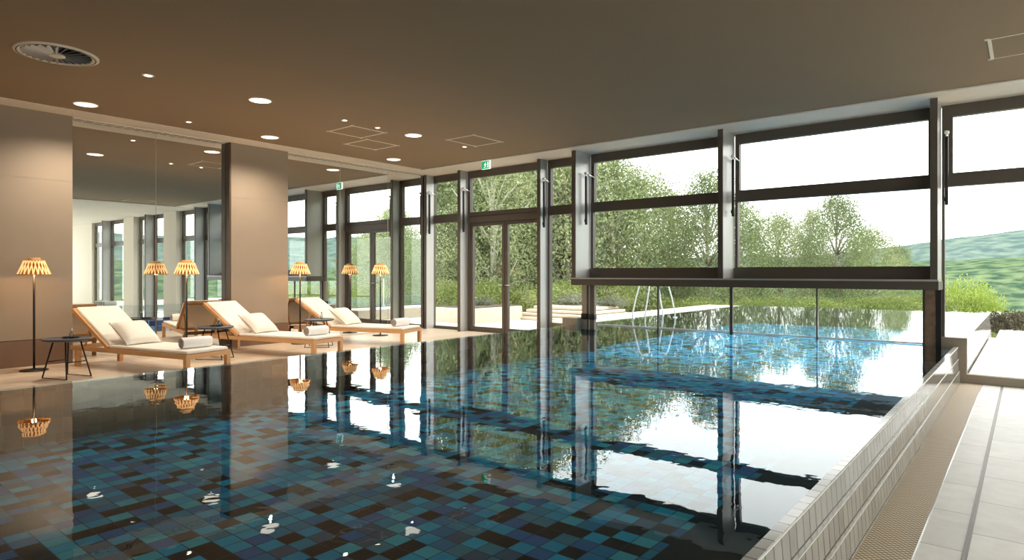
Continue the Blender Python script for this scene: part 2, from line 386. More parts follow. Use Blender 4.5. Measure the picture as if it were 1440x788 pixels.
# mirrors
edges=[(2.403,3.324),(3.324,4.205),(5.07,6.05),(6.05,7.01),(7.01,7.97)]
mlab=['tall mirror panel beside the nearest taupe pillar','tall mirror panel ending at the dark reveal of the second pillar',
 'tall mirror panel starting right of the second taupe pillar','tall mirror panel behind the third lounger between two seams',
 'tall mirror panel ending in the corner at the glass wall']
for (a,c),lb in zip(edges,mlab):
    t=thing('mirror_panel',lb,'mirror',(XM,E*(a+c)/2,0),group='mirror panels on the left wall')
    h=E*(c-a)/2
    MB().box(0,.006,-h+.004,h-.004,.02,ZC-.03).build('glass',M['mirror'],t)
    MB().box(-.018,0,-h+.001,h-.001,.0,ZC-.02).build('backing',M['strip'],t)
# slot diffusers at the head of the mirrors
for a,c,lb in ((2.42,4.18,'slotted air diffuser above the mirrors between the two pillars'),(5.09,7.3,'slotted air diffuser above the mirrors beyond the second pillar')):
    t=thing('slot_diffuser',lb,'air vent',(XM+.06,0,ZC-.012),group='slot diffusers above the mirrors')
    MB().box(-.04,.05,E*a,E*c,-.012,.025).build('housing',M['strip'],t)
    q=MB(); y=E*a+.05
    while y<E*c-.1: q.box(-.006,.010,y,y+.09,-.014,-.011); y+=.13
    q.build('slots',M['darker'],t)

# ------------------------------------------------------------------ glass wall
FD=.045   # half frame depth
def frame_rect(mb,x0,x1,z0,z1,w,y=YW,d=FD,wt=None,wb=None):
    wt=w if wt is None else wt; wb=w if wb is None else wb
    mb.box(x0,x0+w,y-d,y+d,z0,z1); mb.box(x1-w,x1,y-d,y+d,z0,z1)
    mb.box(x0+w,x1-w,y-d,y+d,z1-wt,z1); mb.box(x0+w,x1-w,y-d,y+d,z0,z0+wb)
def pane(x0,x1,z0,z1,parent,y=YW):
    return MB().box(x0,x1,y-.006,y+.006,z0,z1).build('pane',M['glass'],parent)
ZH=ZC-.012
Zt0,Zt1,Zp=z(.905),z(1.045),z(1.635)   # transom and fanlight heights
wn=[0]
def window(x0,x1,zb,fan=True,w=None,wb=None,low=True):
    wn[0]+=1; w=w or E*.055
    f=MB(); frame_rect(f,x0,x1,Zt1-.02,ZH,w,wt=ZH-Zp,wb=.02)
    f.box(x0,x1,YW-FD-.01,YW+FD,Zt0,Zt1-.02)
    frame_rect(f,x0,x1,zb,Zt0,w*.6,wt=.005,wb=wb if wb is not None else w)
    o=struct('window_%d'%wn[0],f,M['dark'])
    pane(x0+w,x1-w,Zt1,Zp,o)
    if low: pane(x0+w*.6,x1-w*.6,zb+(wb if wb is not None else w),Zt0,o)
    return o
window(E*-8.415,E*-7.555,0.0,wb=E*.05)                         # corner bay
window(E*-5.81,E*-5.06,0.0,wb=E*.05)                           # between door and big fin
window(E*-5.02,E*-2.935,z(.065),wb=.01)                        # first bay above the beam
window(E*-2.88,E*-.765,z(.065),wb=.01)                         # second bay above the beam
# right window: its sill steps down over the pool edge
wn[0]+=1
f=MB(); x0,x1=E*-.70,E*.37; w=E*.095
frame_rect(f,x0,x1,Zt1-.02,ZH,w,wt=ZH-Zp,wb=.02); f.box(x0,x1,YW-FD-.01,YW+FD,Zt0,Zt1-.02)
f.box(x0,x0+.03,YW-FD,YW+FD,z(-.67),Zt0); f.box(x1-.05,x1,YW-FD,YW+FD,z(-1.045),Zt0)
W=struct('window_%d'%wn[0],f,M['dark'])
pane(x0+w,x1-w,Zt1,Zp,W)
MB().add([(x0+.03,YW,z(-.67)),(E*-.486,YW,z(-.67)),(E*-.486,YW,z(-1.045)),(x1-.05,YW,z(-1.045)),(x1-.05,YW,Zt0),(x0+.03,YW,Zt0)],[(0,1,2,3,4,5)]).build('pane',M['glass'],W)
sl=MB(); sl.box(x0-.02,E*-.486,YW-.10,YW+.08,z(-.80),z(-.67)); sl.box(E*-.565,E*-.486,YW-.10,YW+.08,z(-1.14),z(-.80)); sl.box(E*-.486,x1+.1,YW-.10,YW+.08,z(-1.14),z(-1.045))
sl.build('stepped_sill',M['sill'],W)
MB().add([(E*-.486-.004,YW-.104,z(-1.045)),(x1,YW-.104,z(-1.045)),(x1,YW-.104,z(-1.045)+.012),(E*-.486+.008,YW-.104,z(-1.045)+.012),(E*-.486+.008,YW-.104,z(-.67)),(E*-.486-.004,YW-.104,z(-.67))],[(0,1,2,3,4,5)]).build('glazing_bead',M['steel'],W)
# further bays to the right, seen in the mirror
for a,c in ((.41,1.72),(2.58,3.6),(3.66,4.72),(5.55,7.05),(7.12,8.6)):
    window(E*a,E*c,ZR,wb=E*.06)
wall('wall_window_side',E*1.74,E*2.56,YW-.25,YW+.1,ZR,ZC-.02)
wall('wall_window_side',E*4.74,E*5.53,YW-.25,YW+.1,ZR,ZC-.02)
wall('wall_window_side',E*8.62,XE-.01,YW-.15,YW+.1,ZR,ZC-.02)

# double door
dx0,dx1=E*-7.515,E*-5.85
f=MB(); frame_rect(f,dx0,dx1,Zt1-.02,ZH,E*.055,wt=ZH-Zp,wb=.02)
f.box(dx0,dx1,YW-FD-.01,YW+FD,z(.975),Zt1-.02); f.box(dx0,dx1,YW-FD-.03,YW+FD,z(.86),z(.965))
f.box(dx0,dx0+E*.05,YW-FD,YW+FD,0,z(.86)); f.box(dx1-E*.05,dx1,YW-FD,YW+FD,0,z(.86)); f.box(dx0,dx1,YW-FD,YW+FD,0,.03)
D=struct('door_1',f,M['dark'])
f2=MB().box(dx0,dx1,YW-.02,YW+FD,z(.965),z(.975)); f2.build('frame_joint',M['darker'],D)
pane(dx0+E*.055,dx1-E*.055,Zt1,Zp,D)
xm=E*-6.69
for a,c,sgn in ((dx0+E*.05,xm-.004,1),(xm+.004,dx1-E*.05,-1)):
    l=MB(); frame_rect(l,a+.003,c-.003,.033,z(.857),E*.055,d=.035)
    lo=l.build('door_leaf',M['dark'],D)
    pane(a+E*.055,c-E*.055,.033+E*.055,z(.857)-E*.055,lo)
    hx=c-.035 if sgn>0 else a+.035
    MB().tube([(hx,YW-.035,1.0),(hx,YW-.075,1.0),(hx-sgn*.11,YW-.075,1.0)],.009).build('door_handle',M['steel'],lo)

# fins: vertical steel blades standing into the room
fins=[(-8.352,.24,0,'slim steel fin in the corner where the mirrors meet the glass'),
      (-7.515,.24,0,'slim steel fin left of the double glass door'),
      (-5.815,.24,0,'slim steel fin right of the double glass door'),
      (-5.022,.46,1,'deep steel fin at the left end of the horizontal beam'),
      (-2.882,.46,1,'deep steel fin standing on the middle of the horizontal beam'),
      (-.702,.46,1,'deep steel fin at the right end of the horizontal beam'),
      (.41,.30,2,'slim steel fin right of the stepped sill window, seen only in mirror'),
      (3.655,.30,2,'slim steel fin between the two mirrored windows right of the cream wall pier'),
      (7.11,.30,2,'slim steel fin in the farthest mirrored window pair')]
for x,dp,k,lb in fins:
    th=.055 if k==1 else .045
    t=thing('window_fin',lb,'steel fin',(E*x,YW-FD-.012,0),group='steel fins of the glass wall')
    zb={0:0,1:z(-.068),2:ZR}[k]
    y0=-(E*dp)+FD+.012
    MB().box(-.025,0,y0+.02,0,zb,ZH).build('web',M['web'],t)
    MB().box(-th-.02,.004,y0,y0+.02,zb,ZH).build('flange',M['dark'],t)
# openers on the fins
openers=[(-8.33,.20,'window opener arm in the mirror corner'),(-7.49,.20,'window opener arm left of the double door'),
 (-5.79,.20,'window opener arm right of the double door'),(-4.99,.26,'window opener arm on the left deep fin'),
 (-2.85,.26,'window opener arm on the middle deep fin'),(-.67,.20,'window opener arm on the right deep fin'),
 (.43,.2,'window opener arm beside the mirrored right window'),(3.68,.2,'window opener arm on the mirrored fin past the pier')]
def opener(x,dy,lb):
    t=thing('window_opener','black '+lb,'window opener',(E*x,YW-FD-.012,z(1.42)),group='opener arms on the glass wall')
    MB().rbox(.012,.05,-E*dy+.04,-E*dy+.085,-E*.72,-.02,.012).build('motor_tube',M['darker'],t)
    MB().tube([(.03,-E*dy+.06,-.03),(.03,-E*dy+.06,.03)],.012).build('rod',M['steel'],t)
    MB().tube([(.03,-E*dy+.06,.03),(.03,0,-.015)],.014).build('bracket',M['steel'],t)
    MB().rbox(.006,.060,-E*dy+.02,-E*dy+.10,.005,.055,.02).build('joint_cap',M['whitemetal'],t)
    MB().box(.0,.02,-E*dy+.05,-E*dy+.075,-E*.68,-E*.64).build('clamp',M['darker'],t)
for o_ in openers: opener(*o_)

# the horizontal beam over the pool
t=thing('glass_wall_beam','dark bronze horizontal beam hanging over the pool at eye height','beam',(0,0,0))
bx0,bx1=E*-5.085,E*-.69
MB().box(bx0,bx1,YW-E*.47,YW+.05,z(-.172),z(-.085)).build('tray',M['dark'],t)
MB().box(bx0,bx1,YW-E*.47-.006,YW-E*.47+.012,z(-.085),z(-.066)).build('front_lip',M['web'],t)
for a,c in ((-5.0,-2.96),(-2.87,-.76)):
    MB().box(E*a,E*c,YW-.13,YW+.05,z(-.085),z(.065)).build('upstand',M['dark'],t)
# glass skirt under the beam, down to the water
xs=[-4.93,-3.942,-2.93,-1.917,-.86]
sk=['glass skirt pane beside the pair of posts','glass skirt pane left of the thick middle joint','glass skirt pane right of the thick middle joint','glass skirt pane beside the right stone post']
for i in range(4):
    a,c=E*xs[i]+.012,E*xs[i+1]-.012
    t=thing('glass_curtain',sk[i]+' under the beam','glass panel',((a+c)/2,YW-.03,ZW),group='glass skirt under the beam'); h=(c-a)/2
    MB().box(-h,h,-.005,.005,.022,z(-.172)-ZW).build('glass',M['glass'],t)
    MB().box(-h,h,-.010,.010,.002,.022).build('bottom_rail',M['whitemetal'],t)
for x,w_,lb in ((-3.942,.012,'thin dark joint bar left of the middle of the glass skirt'),(-2.93,.022,'thick dark joint bar in the middle of the glass skirt'),(-1.917,.010,'thin dark joint bar right of the middle of the glass skirt')):
    tag(MB().box(E*x-w_,E*x+w_,YW-.05,YW-.01,ZW-.03,z(-.172)).build('joint_bar',M['dark']),lb,'glazing bar','bars of the glass skirt')
# posts
for a,c,lb in ((-5.17,-5.085,'brown metal post left of the pair at the skirt left end'),(-5.035,-4.955,'brown metal post right of the pair at the skirt left end')):
    t=thing('skirt_post',lb,'post',(E*(a+c)/2,YW-.03,0),group='paired posts')
    h=E*(c-a)/2
    MB().box(-h,h,-.035,.035,ZW-.5,z(-.172)).build('post',M['sill'] if a<-5.1 else M['dark'],t)
    MB().rbox(-h-.012,h+.012,-.06,.045,z(-.69),z(-.60),.02).build('clamp',M['darker'],t)
t=thing('stone_post','mottled brown stone post under the right end of the beam','post',(E*-.79,YW-.03,0))
MB().box(-E*.055,E*.045,-.09,.08,ZW-.4,z(-.172)).build('stone_face',plain('mottled_brown_stone',(.22,.14,.09),.5,var=.7,scale=14),t)
MB().box(E*.045,E*.09,-.10,.10,ZW-.4,z(-.172)).build('steel_face',M['darker'],t)
MB().box(-E*.08,-E*.055,-.03,.05,ZW-.4,z(-.172)).build('edge_trim',M['sill'],t)
t=thing('edge_block','dark stone block where the pool rim meets the glass wall','block',(E*-5.27,YW-.12,0))
MB().rbox(-E*.15,E*.10,-.14,.16,ZW-.12,z(-.665),.01).build('block',M['sill'],t)

# exit sign
t=thing('exit_sign','small green illuminated running man exit sign hanging by the door','exit sign',(E*-6.53,YS-.04+.05,z(1.615)))
MB().rbox(-E*.085,E*.085,-.02,.02,0,E*.13,.006).build('housing',M['signwhite'],t)
MB().box(-E*.08,E*.08,-.0215,-.0205,.006,E*.124).build('face',M['green'],t)
mn=MB(); k=E*.13; Y0,Y1=-.0228,-.0218
def poly(pts): 
    n=len(pts); vs=[(p[0]*k,Y0,p[1]*k) for p in pts]; mn.add(vs,[tuple(range(n))])
poly([(-.05,.78),(.0,.84),(.05,.78),(0,.72)]); poly([(-.16,.62),(.02,.72),(.10,.62),(0,.40),(-.1,.42)]); poly([(.08,.66),(.22,.52),(.18,.48),(.04,.58)])
poly([(-.16,.62),(-.22,.46),(-.17,.44),(-.1,.58)]); poly([(-.04,.44),(.1,.38),(.12,.14),(.05,.14),(.03,.32),(-.1,.40)]); poly([(-.08,.42),(-.14,.26),(-.3,.22),(-.3,.16),(-.1,.18),(0,.4)])
poly([(.32,.14),(.52,.14),(.52,.84),(.32,.84)])
mn.build('running_man',M['signwhite'],t)
MB().box(-.01,.01,-.01,.01,E*.13,ZH-z(1.615)).build('bracket',M['web'],t)

# ------------------------------------------------------------------ ceiling fittings
def downlight(x,y,lb,r=E*.106):
    t=thing('ceiling_light',lb,'downlight',(E*x,E*y,ZC),group='large round downlights')
    MB().lathe([(r*1.08,0),(r*1.08,-.006),(r*.98,-.010),(r*.96,-.002)],40).build('trim_ring',M['strip'],t)
    MB().lathe([(r*.97,-.006),(0.001,-.008)],40).build('diffuser',M['led'],t)
    l_=bpy.data.lights.new('downlight_beam','SPOT'); l_.energy=165; l_.color=(1,.84,.66); l_.spot_size=R(155); l_.spot_blend=.9; l_.shadow_soft_size=.015
    q=bpy.data.objects.new('downlight_beam',l_); COL.objects.link(q); q.location=(E*x,E*y,ZC-.13)
downlight(-7.64,2.33,'large round downlight near the first pillar head')
downlight(-6.08,3.40,'large round downlight nearest the camera, out over the pool edge')
downlight(-7.63,4.40,'large round downlight near the second pillar head')
downlight(-6.10,5.50,'large round downlight between the marked ceiling panels')
downlight(-7.63,6.47,'large round downlight nearest the corner with the glass wall')
def spot(x,y,lb,r=.030):
    t=thing('ceiling_spot',lb,'spotlight',(E*x,E*y,ZC),group='tiny ceiling spots')
    MB().lathe([(r*1.6,0),(r*1.6,-.004),(r,-.006),(r,-.001)],24).build('trim_ring',M['strip'],t)
    MB().lathe([(r,-.003),(.001,-.004)],24).build('lens',M['spot'],t)
spot(-6.09,2.34,'tiny bright spot right of the round swirl vent',.04)
spot(-7.6,3.36,'tiny dim spot above the slotted diffuser between the pillars')
spot(-6.12,4.46,'tiny spot left of the far edge of the first marked panel')
spot(-6.12,4.94,'tiny spot at the right tip of the first marked panel')
spot(-6.10,6.45,'tiny spot just below the third marked panel')
# swirl vent
t=thing('swirl_vent','large round swirl air vent in the brown ceiling at upper left','air vent',(E*-6.07,E*1.65,ZC))
r=E*.262
MB().lathe([(r*1.1,0),(r*1.1,-.010),(r*1.02,-.016),(r*.92,-.012),(r*.90,-.002)],56).build('outer_ring',M['strip'],t)
MB().lathe([(r*1.02,-.0175),(r*.985,-.0175)],56).build('ring_groove',M['darker'],t)
MB().lathe([(r*.90,-.003),(.001,-.003)],48).build('backing',M['darker'],t)
MB().lathe([(r*.22,-.004),(r*.22,-.024),(r*.18,-.028),(.001,-.028)],32).build('hub',M['strip'],t)
for k in range(24):
    a=2*math.pi*k/24; Mx=Matrix.Rotation(a,4,'Z')@Matrix.Translation((r*.56,0,-.014))@Matrix.Rotation(R(38),4,'X')
    MB().box(-r*.33,r*.33,-.016,.016,-.0012,.0012,0,Mx).build('vane',M['web'],t)
# marked panels: rectangles of fine light lines
def from_px(u,v,h):   # survey helper: ceiling point for a pixel of the survey picture
    f=891.43; yaw=R(39.122); rr=(u-720)/f; d=f*h/(384.24-v)
    return E*d*(-math.sin(yaw)+rr*math.cos(yaw)), E*d*(math.cos(yaw)+rr*math.sin(yaw))
quads=[([(462.4,184),(496,176.4),(542.6,186.6),(507.6,194)],'ceiling access panel outlined in pale lines, left of the trio'),
       ([(487,202.6),(516,195.6),(555.7,204),(528,210.7)],'ceiling access panel outlined in pale lines, nearest the mirrors'),
       ([(630,197),(665,189.5),(704.5,199),(671,205.5)],'ceiling access panel outlined in pale lines, above the double door')]
def panel(x0,x1,y0,y1,lb,wd=.028,wl=None):
    wl=wl or wd; cx,cy=(x0+x1)/2,(y0+y1)/2; hx,hy=(x1-x0)/2,(y1-y0)/2
    t=thing('access_panel',lb,'ceiling panel',(cx,cy,ZC),group='outlined ceiling panels')
    f=MB(); f.box(-hx,-hx+wl,-hy,hy,-.006,-.001); f.box(hx-wd,hx,-hy,hy,-.006,-.001); f.box(-hx+wl,hx-wd,-hy,-hy+wd,-.006,-.001); f.box(-hx+wl,hx-wd,hy-wd,hy,-.006,-.001)
    for q in (-1,1):
        for p_ in (-1,1): f.box(q*hx-.02,q*hx+.02,p_*hy-.02,p_*hy+.02,-.007,-.0005)
    f.build('frame',M['strip'],t)
    MB().box(-hx+wl,hx-wd,-hy+wd,hy-wd,-.004,-.0005).build('plate',M['ceiling'],t)
for q,lb in quads:
    P=[from_px(u,v,1.766) for u,v in q]
    cx=sum(p[0] for p in P)/4; cy=sum(p[1] for p in P)/4
    print('panel',[(round(p[0]/E,2),round(p[1]/E,2)) for p in P])
    panel(min(p[0] for p in P),max(p[0] for p in P),min(p[1] for p in P),max(p[1] for p in P),lb)
P=[from_px(1393,55,1.766),from_px(1440,46,1.766),from_px(1393,83,1.766),from_px(1440,75,1.766)]
print('panelR',[(round(p[0]/E,2),round(p[1]/E,2)) for p in P])
panel(P[2][0],P[2][0]+.62,(P[0][1]+P[1][1])/2,(P[2][1]+P[3][1])/2,'ceiling access panel with one wide pale edge, at the upper right',.012,.03)

# ------------------------------------------------------------------ furniture by the mirrors
def make_lamp():
    t=thing('floor_lamp','x','floor lamp',(0,0,0),group='rattan floor lamps')
    H=E*1.02
    MB().lathe([(.001,.030),(.02,.032),(.05,.022),(E*.12,.014),(E*.125,.006),(E*.125,0),(.001,0)],40).build('base',M['darker'],t)
    MB().tube([(0,0,.02),(0,0,H)],.013,12).build('pole',M['darker'],t)
    z0,z1=E*.985,E*1.13; r0,r1=E*.14,E*.085
    MB().lathe([(r0*.94,z0+.004),(r1*.94,z1-.004)],32).build('shade_liner',M['liner'],t)
    MB().lathe([(.001,z1-.03),(.03,z1-.03)],12).build('spider',M['darker'],t)
    s_=MB(); n=22
    for k in range(n):
        for tw in (-1,1):
            a0=2*math.pi*k/n; a1=a0+tw*2*math.pi/n*.9; hw=.0075
            def pt(a,r,zz): return Vector((r*math.cos(a),r*math.sin(a),zz))
            da0=hw/r0; da1=hw*.7/r1; ro=1.0+.012*tw
            s_.add([pt(a0-da0,r0*ro,z0),pt(a0+da0,r0*ro,z0),pt(a1+da1,r1*ro,z1),pt(a1-da1,r1*ro,z1),
                    pt(a0-da0,r0*ro+.004,z0),pt(a0+da0,r0*ro+.004,z0),pt(a1+da1,r1*ro+.004,z1),pt(a1-da1,r1*ro+.004,z1)],
                   [(4,5,6,7),(0,3,2,1),(0,4,7,3),(1,2,6,5)])
    s_.build('lamp_shade',M['litrattan'],t)
    g=MB()
    for r_,zz in ((r0*1.02,z0),(r1*1.02,z1)):
        g.tube([(r_*math.cos(2*math.pi*k/32),r_*math.sin(2*math.pi*k/32),zz) for k in range(33)],.006,6)
    g.build('shade_ring',M['rattan'],t)
    c=MB().lathe([(r1*.7,z1),(r1*.62,z1+.035),(r1*.5,z1+.035)],24); c.build('top_collar',M['rattan'],t)
    MB().lathe([(.001,z0+.03),(.028,z0+.05),(.034,z0+.08),(.02,z0+.11),(.001,z0+.12)],16).build('bulb',M['bulb'],t)
    return t
lamp=make_lamp()
lamps=[(-7.90,1.95,'rattan shaded floor lamp standing in front of the nearest taupe pillar'),
       (-7.97,3.50,'rattan shaded floor lamp between the nearest lounger and the middle lounger'),
       (-7.99,5.07,'rattan shaded floor lamp just right of the second pillar'),
       (-8.02,6.53,'rattan shaded floor lamp beyond the farthest lounger')]
for i,(x,y,lb) in enumerate(lamps):
    o=lamp if i==0 else copy_tree(lamp)
    o.location=(E*x,E*y,0); o['label']=lb; o.rotation_euler.z=i*1.3
    L_=bpy.data.lights.new('lamp_glow','POINT'); L_.energy=13; L_.color=(1,.56,.24); L_.shadow_soft_size=.025
    lo=bpy.data.objects.new('lamp_glow',L_); COL.objects.link(lo); lo.location=(E*x,E*y,E*.985+.012)

# lounger: origin at the foot end corner nearest the camera, body along -x, width along +y
HR=E*.22; LW=E*.50; LH=E*1.22; LT=E*1.86; AB=R(32); LB=E*.72
def make_lounger():
    t=thing('sun_lounger','x','sun lounger',(0,0,0),group='teak sun loungers')
    rw=.045; rh=.055
    f=MB(); f.box(-LT,0,0,rw,HR-rh,HR); f.box(-LT,0,LW-rw,LW,HR-rh,HR); f.box(-rw,0,rw,LW-rw,HR-rh,HR); f.box(-LT,-LT+rw,rw,LW-rw,HR-rh,HR)
    for x in (-.35,-.8,-1.2,-LH+.03): f.box(x-.02,x+.02,rw,LW-rw,HR-.045,HR-.02)
    f.build('frame',M['teak'],t)
    for x,y in ((-.055,0),(-.055,LW-.055),(-LT+.1,0),(-LT+.1,LW-.055)):
        MB().box(x,x+.055,y,y+.055,0,HR-rh).build('leg',M['teak'],t)
    MB().rbox(-LH,-.012,.02,LW-.02,HR+.002,HR+.045,.02).build('mattress',M['cushion'],t)
    Mb=Matrix.Translation((-LH,0,HR+.005))@Matrix.Rotation(AB,4,'Y')
    bf=MB(); bf.box(-LB,0,.0,rw,-.02,.025,0,Mb); bf.box(-LB,0,LW-rw,LW,-.02,.025,0,Mb); bf.box(-LB,-LB+.05,rw,LW-rw,-.02,.025,0,Mb)
    b_=bf.build('backrest',M['teak'],t)
    MB().box(-LB+.05,-.02,rw,LW-rw,-.012,.006,0,Mb).build('sling',M['cushion'],b_)
    MB().rbox(-LB+.02,.01,.03,LW-.03,.012,.06,.02,0,Mb).build('back_cushion',M['cushion'],b_)
    top=Mb@Vector((-LB*.6,0,0))
    for y in (.06,LW-.06): MB().tube([(top.x,y,top.z-.02),(top.x-.12,y,HR-.04)],.012).build('support_strut',M['teak'],t)
    return t
lng=make_lounger()
ls=[(-6.18,2.71,13,'teak sun lounger with white cushion nearest the camera'),
    (-6.37,4.22,14,'teak sun lounger with white cushion in front of the second pillar'),
    (-6.58,5.74,17,'teak sun lounger with white cushion farthest away near the glass wall')]
ord_=['nearest','middle','farthest']
def make_pillow():
    t=thing('pillow','x','pillow',(0,0,0),group='pillows on the loungers')
    m=MB(); n=16; vs=[]; fs=[]; a,b_,c=E*.185,E*.19,.085
    for i in range(n+1):
        for j in range(n+1):
            x=-1+2*i/n; y=-1+2*j/n
            e=max(0,(1-x**4)*(1-y**4))**.55
            k_=1-.10*(1-abs(x))**.5*abs(y)**3-.0
            vs.append((x*a*(1-.08*(1-y*y)*abs(x)),y*b_*(1-.08*(1-x*x)*abs(y)),c*e))
    o_=len(vs); vs+=[(p[0],p[1],-p[2]) for p in vs]
    for i in range(n):
        for j in range(n):
            q=i*(n+1)+j; fs.append((q,q+n+1,q+n+2,q+1)); fs.append((o_+q,o_+q+1,o_+q+n+2,o_+q+n+1))
    m.add(vs,fs,0,True); m.build('cover',M['pillow'],t)
    pp=[]
    for sx,sy,ex,ey in ((-1,-1,1,-1),(1,-1,1,1),(1,1,-1,1),(-1,1,-1,-1)):
        for k in range(8):
            x=sx+(ex-sx)*k/8; y=sy+(ey-sy)*k/8; pp.append((x*a*(1-.08*(1-y*y)*abs(x)),y*b_*(1-.08*(1-x*x)*abs(y)),0))
    pp.append(pp[0]); MB().tube(pp,.006,6).build('piping',M['toweldark'],t)
    return t
pil=make_pillow()
def make_roll():
    t=thing('rolled_towel','x','towel',(0,0,0),group='rolled towels on the loungers')
    L2=E*.15; r=E*.055
    MB().lathe([(r*.92,-L2),(r,-L2+.02),(r*1.02,0),(r,L2-.02),(r*.92,L2)],24).build('roll',M['towel'],t)
    for s_ in (-1,1):
        g=MB(); g.lathe([(r*.93,s_*L2),(.001,s_*(L2-.006))],24)
        pts=[(r*(.1+.8*k/40)*math.cos(k*.5),r*(.1+.8*k/40)*math.sin(k*.5),s_*(L2+.002)) for k in range(41)]
        g.tube(pts,.006,5); g.build('coiled_end',M['toweldark'],t)
    return t
rol=make_roll()
for i,(x,y,a,lb) in enumerate(ls):
    o=lng if i==0 else copy_tree(lng)
    o.location=(E*x,E*y,0); o.rotation_euler.z=R(a); o['label']=lb
    MW=Matrix.Translation((E*x,E*y,0))@Matrix.Rotation(R(a),4,'Z')
    p=pil if i==0 else copy_tree(pil)
    lm=MW@Matrix.Translation((-LH+.13,LW*.48,HR+.185))@Matrix.Rotation(R(36),4,'Y')
    p.matrix_world=lm; p['label']='cream pillow leaning on the backrest of the %s lounger'%ord_[i]
    q=rol if i==0 else copy_tree(rol)
    lm=MW@Matrix.Translation((-E*.19,LW*.50,HR+.045+E*.056))@Matrix.Rotation(R(-8),4,'Z')@Matrix.Rotation(R(90),4,'X')
    q.matrix_world=lm; q['label']='white rolled towel on the foot of the %s lounger'%ord_[i]

def make_table():
    t=thing('side_table','x','side table',(0,0,0),group='round side tables')
    H=E*.38; r=E*.2
    MB().lathe([(.001,H-.03),(r*.9,H-.03),(r,H-.018),(r,H-.004),(r*.985,H),(r*.93,H-.006),(.001,H-.006)],40).build('table_top',M['slate'],t)
    for s_ in (-1,1):
        l=MB(); l.tube([(-.10,s_*.09,H-.03),(-.20,s_*.15,.012),(.20,s_*.15,.012),(.10,s_*.09,H-.03)],.009,8); l.build('leg_frame',M['darker'],t)
    b_=MB(); b_.tube([(-.158,-.125,H*.42),(-.158,.125,H*.42)],.007); b_.tube([(.158,-.125,H*.42),(.158,.125,H*.42)],.007); b_.build('stretcher',M['darker'],t)
    return t
tb=make_table()
ts=[(-7.10,2.01,'blue grey round side table beside the nearest lounger'),(-7.33,3.54,'blue grey round side table beside the middle lounger'),(-7.43,5.0,'blue grey round side table under the farthest lounger backrest')]
for i,(x,y,lb) in enumerate(ts):
    o=tb if i==0 else copy_tree(tb); o.location=(E*x,E*y,0); o.rotation_euler.z=.35+.2*i; o['label']=lb
    H=E*.38-.006
    t=thing('bottle','small clear glass bottle on the side table by the %s lounger'%ord_[i],'bottle',(E*x+.02,E*y+.04,H),group='bottles on the side tables')
    MB().lathe([(.001,.001),(.024,.001),(.026,.01),(.026,.06),(.011,.085),(.011,.105)],20).build('body',thin_glass('bottle_glass',(.75,.8,.78)) if i==0 else bpy.data.materials['bottle_glass'],t)
    MB().lathe([(.013,.1),(.013,.118),(.001,.118)],16).build('cap',M['steel'],t)
    if i<2:
        t=thing('tray',('black oval tray on the side table by the %s lounger'%ord_[i]),'tray',(E*x-.10,E*y+.07,H),group='trays on the side tables')
        MB().lathe([(.001,.002),(.08,.002),(.095,.014),(.09,.014),(.078,.006),(.001,.006)],28).build('dish',M['darker'],t)

# bench with towels on the far right deck, seen in the mirror
t=thing('towel_bench','long low white bench holding towels, seen in the first mirror','bench',(E*2.6,E*6.35,ZR))
MB().rbox(-E*.7,E*.7,-.3,.3,E*.20,E*.26,.02).build('seat',M['whitemetal'],t)
for x in (-.62,.62):
    for y in (-.22,.22): MB().box(E*x-.03,E*x+.03,y-.03,y+.03,0,E*.20).build('leg',M['teak'],t)
for k in range(5):
    q=copy_tree(rol); q.matrix_world=Matrix.Translation((E*2.15+k*.2,E*6.35,ZR+E*.26+E*.057))@Matrix.Rotation(R(90),4,'X')
    q['label']='white rolled towel lying in the row on the low bench'; q['group']='rolled towels on the bench'

# ------------------------------------------------------------------ outside
struct('terrace',MB().box(E*-16,XL-.02,YW+.05,E*13.2,-.2,-.002),M['terrace'])
struct('terrace',MB().box(E*-.52,E*12,YW+.09,E*14.1,ZR-.3,ZR-.02),M['terrace'])
struct('coping',MB().box(XL-1.1,XL-.012,YW+.1,E*15.2,-.1,ZW-.02),M['ledge_stone'])
# retaining planter
t=thing('stone_planter','long low pale stone planter beyond the glass doors','planter',(E*-9.9,E*10.0,0))
MB().rbox(-E*1.9,E*1.45,-E*.85,E*.75,-.1,E*.29,.03).build('box',M['ledge_stone'],t)
MB().rbox(-E*1.85,E*1.35,-E*.72,E*.68,E*.27,E*.31,.02).build('soil',M['soil'],t)
t=thing('timber_steps','stacked buff timber steps rising beside the outdoor pool','steps',(E*-7.6,E*11.6,0))
for k in range(4):
    MB().rbox(-E*(1.15-.06*k),E*(1.0-.16*k),-E*(.9-.2*k),E*.9,E*.07*k+.002,E*.07*(k+1)-.012,.012).build('step',M['ledge_stone'],t)

